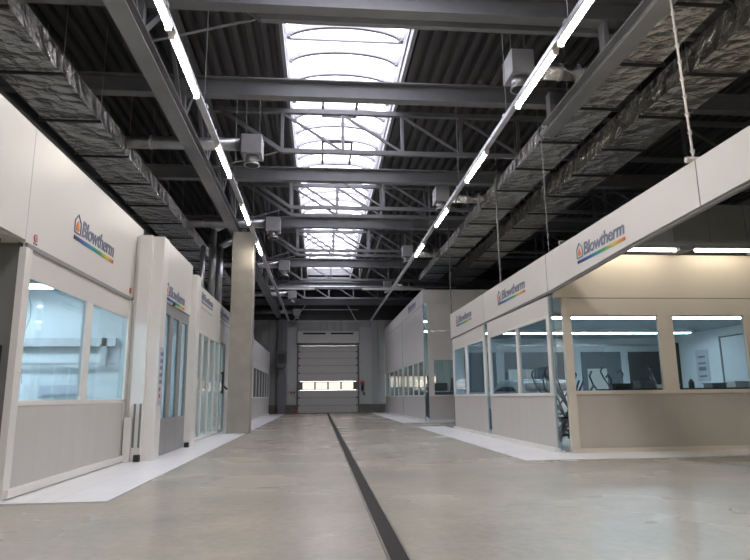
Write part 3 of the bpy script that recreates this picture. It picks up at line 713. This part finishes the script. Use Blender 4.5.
# --- second left booth with grey doors
b2=thing('spray_booth',(-3.05,13,0),'white left booth with tall grey glazed doors behind the pilaster','booth')
XX=-3.05
B(XX-.1,XX,11.95,14.5,3.02,4.22).build('fascia','white',b2)
B(XX-.1,XX,11.94,12.0,.012,3.02).build('jamb','frame',b2); 
for k in range(3):
    a=12.0+k*.81; b=a+.8
    lf=MB().box(XX-.07,XX-.02,a,b,.03,.72).box(XX-.07,XX-.02,a,b,2.78,3.0).box(XX-.07,XX-.02,a,a+.13,.72,2.78).box(XX-.07,XX-.02,b-.13,b,.72,2.78).build('door_leaf','greydoor',b2)
    B(XX-.05,XX-.04,a+.13,b-.13,.72,2.78).build('pane','glass',lf)
B(XX-.02,XX+.03,12.75,12.83,3.0,3.08).build('door_sensor','black',b2)
B(-9,XX-.12,11.95,12.0,.0,4.2).build('side_wall','int',b2); B(-9,XX-.12,14.9,14.95,0,4.2).build('side_wall','int',b2); B(-7,-6.9,12,14.9,0,4.2).build('back_wall','int',b2); B(-7,XX-.12,12,14.9,3.1,3.2).build('booth_ceiling','int',b2)
l=B(-4.5,-4.4,14.55,14.85,.7,2.7).build('corner_lamp','frame',b2); MB().tube((-4.35,14.7,.75),(-4.35,14.7,2.65),.05,n=10).build('lamp_tube','lampc',l)
logo(b2,XX,1,12.14,3.14,1.64,.22)
pl2=thing('portal_pilaster',(-3.0,14.7,0),'narrow white pilaster right of the grey glazed doors','pilaster')
B(-3.12,-2.92,14.52,14.94,.012,4.02).build('casing','frame',pl2,bevel=.01)
for y in (14.46,14.97): B(-3.06,-2.96,y,y+.05,.012,.12).build('rubber_foot','black',pl2)

# --- third left booth with glass folding doors
b3=thing('spray_booth',(-3.2,15,0),'white left booth with floor-length glass folding doors before the column','booth')
XX=-3.2
B(XX-.1,XX,14.96,19.0,2.9,4.08).build('fascia','white',b3); B(XX-.1,XX,19.02,22.5,2.9,4.08).build('fascia','white',b3)
for k in range(5):
    a=15.0+k*.98; b=a+.97
    lf=MB().box(XX-.06,XX,a,a+.09,.1,2.85).box(XX-.06,XX,b-.09,b,.1,2.85).box(XX-.06,XX,a,b,.03,.1).box(XX-.06,XX,a,b,2.82,2.9).build('glass_leaf','frame',b3)
    B(XX-.035,XX-.025,a+.09,b-.09,.1,2.82).build('pane','cleardoor',lf)
for k in (1,2): B(XX-.02,XX-.01,15.35+k*.98,15.62+k*.98,1.35,1.6).build('paper_note','creamframe',b3)
mb=MB().box(XX-.06,XX,19.92,20.0,.03,2.9).box(XX-.06,XX,20.9,21,.03,2.9).box(XX-.06,XX,20.0,20.9,.03,.1).box(XX-.06,XX,20.0,20.9,2.8,2.9); lf=mb.build('glass_leaf','greydoor',b3)
B(XX-.035,XX-.025,20.0,20.9,.1,2.8).build('pane','cleardoor',lf)
MB().tube((XX+.06,20.2,1.25),(XX+.06,20.2,1.95),.035,n=8).tube((XX,20.2,1.3),(XX+.07,20.2,1.3),.03,n=8).tube((XX,20.2,1.9),(XX+.07,20.2,1.9),.03,n=8).tube((XX+.07,20.2,1.5),(XX+.22,20.1,1.38),.035,n=8).build('door_handle','black',lf)
B(XX-.08,XX,21.0,22.5,.03,2.9).build('side_panel','white',b3)
B(-8,-7.9,15,22.5,0,4).build('back_wall','int',b3); B(-8,XX-.12,22.4,22.5,0,4).build('end_wall','int',b3); B(-8,XX-.12,15,22.4,3.1,3.2).build('booth_ceiling','int',b3)
for y in (19.3,):
    l=B(-7,-4,y,y+.4,2.98,3.09).build('ceiling_lamp','frame',b3); B(-6.9,-4.1,y+.04,y+.36,2.96,2.979).build('lamp_tube','lampc',l)
for x,y,h in ((-4.3,17.3,1.7),(-5.0,19.0,1.5)):
    t=thing('tool_trolley',(x,y,0),'dark tool trolley standing behind the glass folding doors'+(', nearer one' if y<18 else ', farther one'),'trolley','trolleys behind the glass doors')
    B(x-.25,x+.25,y-.3,y+.3,.12,.95).build('cabinet','darkint',t,bevel=.02); B(x-.05,x+.05,y-.05,y+.05,.95,h).build('mast','black',t); B(x-.16,x+.16,y-.1,y+.1,h,h+.25).build('display','black',t)
    for dx in (-.2,.2):
        for dy in (-.22,.22): MB().tube((x+dx-.02,y+dy,.07),(x+dx+.02,y+dy,.07),.06,n=10).build('castor','black',t)
logo(b3,XX,1,16.5,3.74,1.7,.2,True); logo(b3,XX,1,19.6,3.74,1.9,.2,True)
for a,b in ((16.5,18.2),(19.6,21.5)): B(XX,XX+.008,a,b,3.5,3.54).build('logo_stripe','curtain',b3)
# --- far left booths
def farleft(y0,y1,label,z,logos):
    b=thing('spray_booth',(-3.3,y0,0),label,'booth'); x=-3.3
    B(x-.1,x,y0,y1,2.95,z).build('fascia','white',b)
    B(x-.05,x-.01,y0,y1,.1,1.1).build('curtain_panel','curtain',b); B(x-.06,x+.03,y0,y1,.012,.1).build('bottom_rail','frame',b)
    n_=int((y1-y0)/1.6); window_unit(b,x-.03,1,y0,y1,1.14,2.6,[y0+(y1-y0)*k/n_ for k in range(1,n_)],.14,glass='glassdark')
    B(x-.06,x-.01,y0,y1,2.64,2.95).build('header_panel','white',b)
    B(x-4,x-.1,y0,y0+.1,0,z).build('end_wall','farpanel',b); B(x-4,x-.1,y1-.1,y1,0,z).build('end_wall','farpanel',b); B(x-4,x-3.9,y0,y1,0,z).build('back_wall','int',b)
    B(x-4,x-.1,y0,y1,3,3.1).build('booth_ceiling','int',b)
    for y in logos: logo(b,x,1,y,3.5,2.0,.22,True)
    return b
farleft(22.7,30.6,'white left booth with window band just beyond the concrete column',4.2,[24.0,27.2])
farleft(30.8,40.6,'farthest white left booth near the end wall',4.0,[])

# overhead cross cables near the end
for i,(y,z,x0,x1,l) in enumerate([(30.2,6.6,-2.6,7,'thin pale conduit crossing the aisle below the fifth beam'),(41.8,6.25,-2.2,2.9,'thin pale conduit just above the overhead door'),(40.6,6.9,-1.9,2.6,'thin grey cable crossing above the overhead door')]):
    tag(MB().tube((x0,y,z),(x1,y,z),.03,n=6).build('conduit','galv'),l,'conduit')
for s,x,a in (('left',-1.85,-1.0),('right',2.5,1.9)):
    tag(MB().tube((x,41.6,6.25),(a,41.3,7.3),.03,n=6).build('stay_rod','galv'),f'slanting stay rod above the overhead door at its {s} side','rod','stay rods above the door')
tag(MB().box(2.2,5.5,31.2,31.35,6.62,6.72).build('tube_fitting','farpanel'),'unlit pale light fitting across the aisle at the far right','light fitting')
tag(MB().box(-2.6,-.3,31.2,31.35,6.62,6.72).build('tube_fitting','farpanel'),'unlit pale light fitting across the aisle at the far left','light fitting')

# ------------------------------------------------------------------ light
w=bpy.data.worlds.new('World'); S.world=w; w.use_nodes=True
bg=w.node_tree.nodes['Background']; bg.inputs[0].default_value=(.93,.93,1.0,1); bg.inputs[1].default_value=WORLD=5.8
for nm,loc,sx,sy,rot in (('skylight_portal',(cx,(SY0+SY1)/2,RZ+.40),SX1-SX0,SY1-SY0,(0,0,0)),):
    la=bpy.data.lights.new(nm,'AREA'); la.shape='RECTANGLE'; la.size=sx; la.size_y=sy; la.cycles.is_portal=True
    o=bpy.data.objects.new(nm,la); o.location=loc; o.rotation_euler=rot; COL.objects.link(o)

# ------------------------------------------------------------------ camera
f=603.; H=1.1
VY=Vector((319.7-375,397-280,f)).normalized(); VZ=Vector((338-375,-2842-280,f)); VZ=(VZ-VZ.dot(VY)*VY).normalized(); VX=VY.cross(VZ)
# world axes expressed in camera (x right, y down, z forward) coordinates
right=Vector((VX.x,VY.x,VZ.x)); down=Vector((VX.y,VY.y,VZ.y)); fwd=Vector((VX.z,VY.z,VZ.z))
R=Matrix((right,-down,-fwd)).transposed()
cd=bpy.data.cameras.new('camera'); cam=bpy.data.objects.new('camera',cd); COL.objects.link(cam)
cd.sensor_width=36; cd.lens=f/750*36; cd.clip_end=200; cd.clip_start=.05
cam.matrix_world=Matrix.Translation((0,0,H))@R.to_4x4()
S.camera=cam
S.view_settings.view_transform='Standard'; S.view_settings.look='None'; S.view_settings.gamma=1; S.view_settings.use_curve_mapping=False
S.view_settings.exposure=.75
S.cycles.use_denoising=True
S.cycles.max_bounces=10; S.cycles.diffuse_bounces=5; S.cycles.transparent_max_bounces=16; S.cycles.sample_clamp_indirect=8
S.cycles.caustics_reflective=False
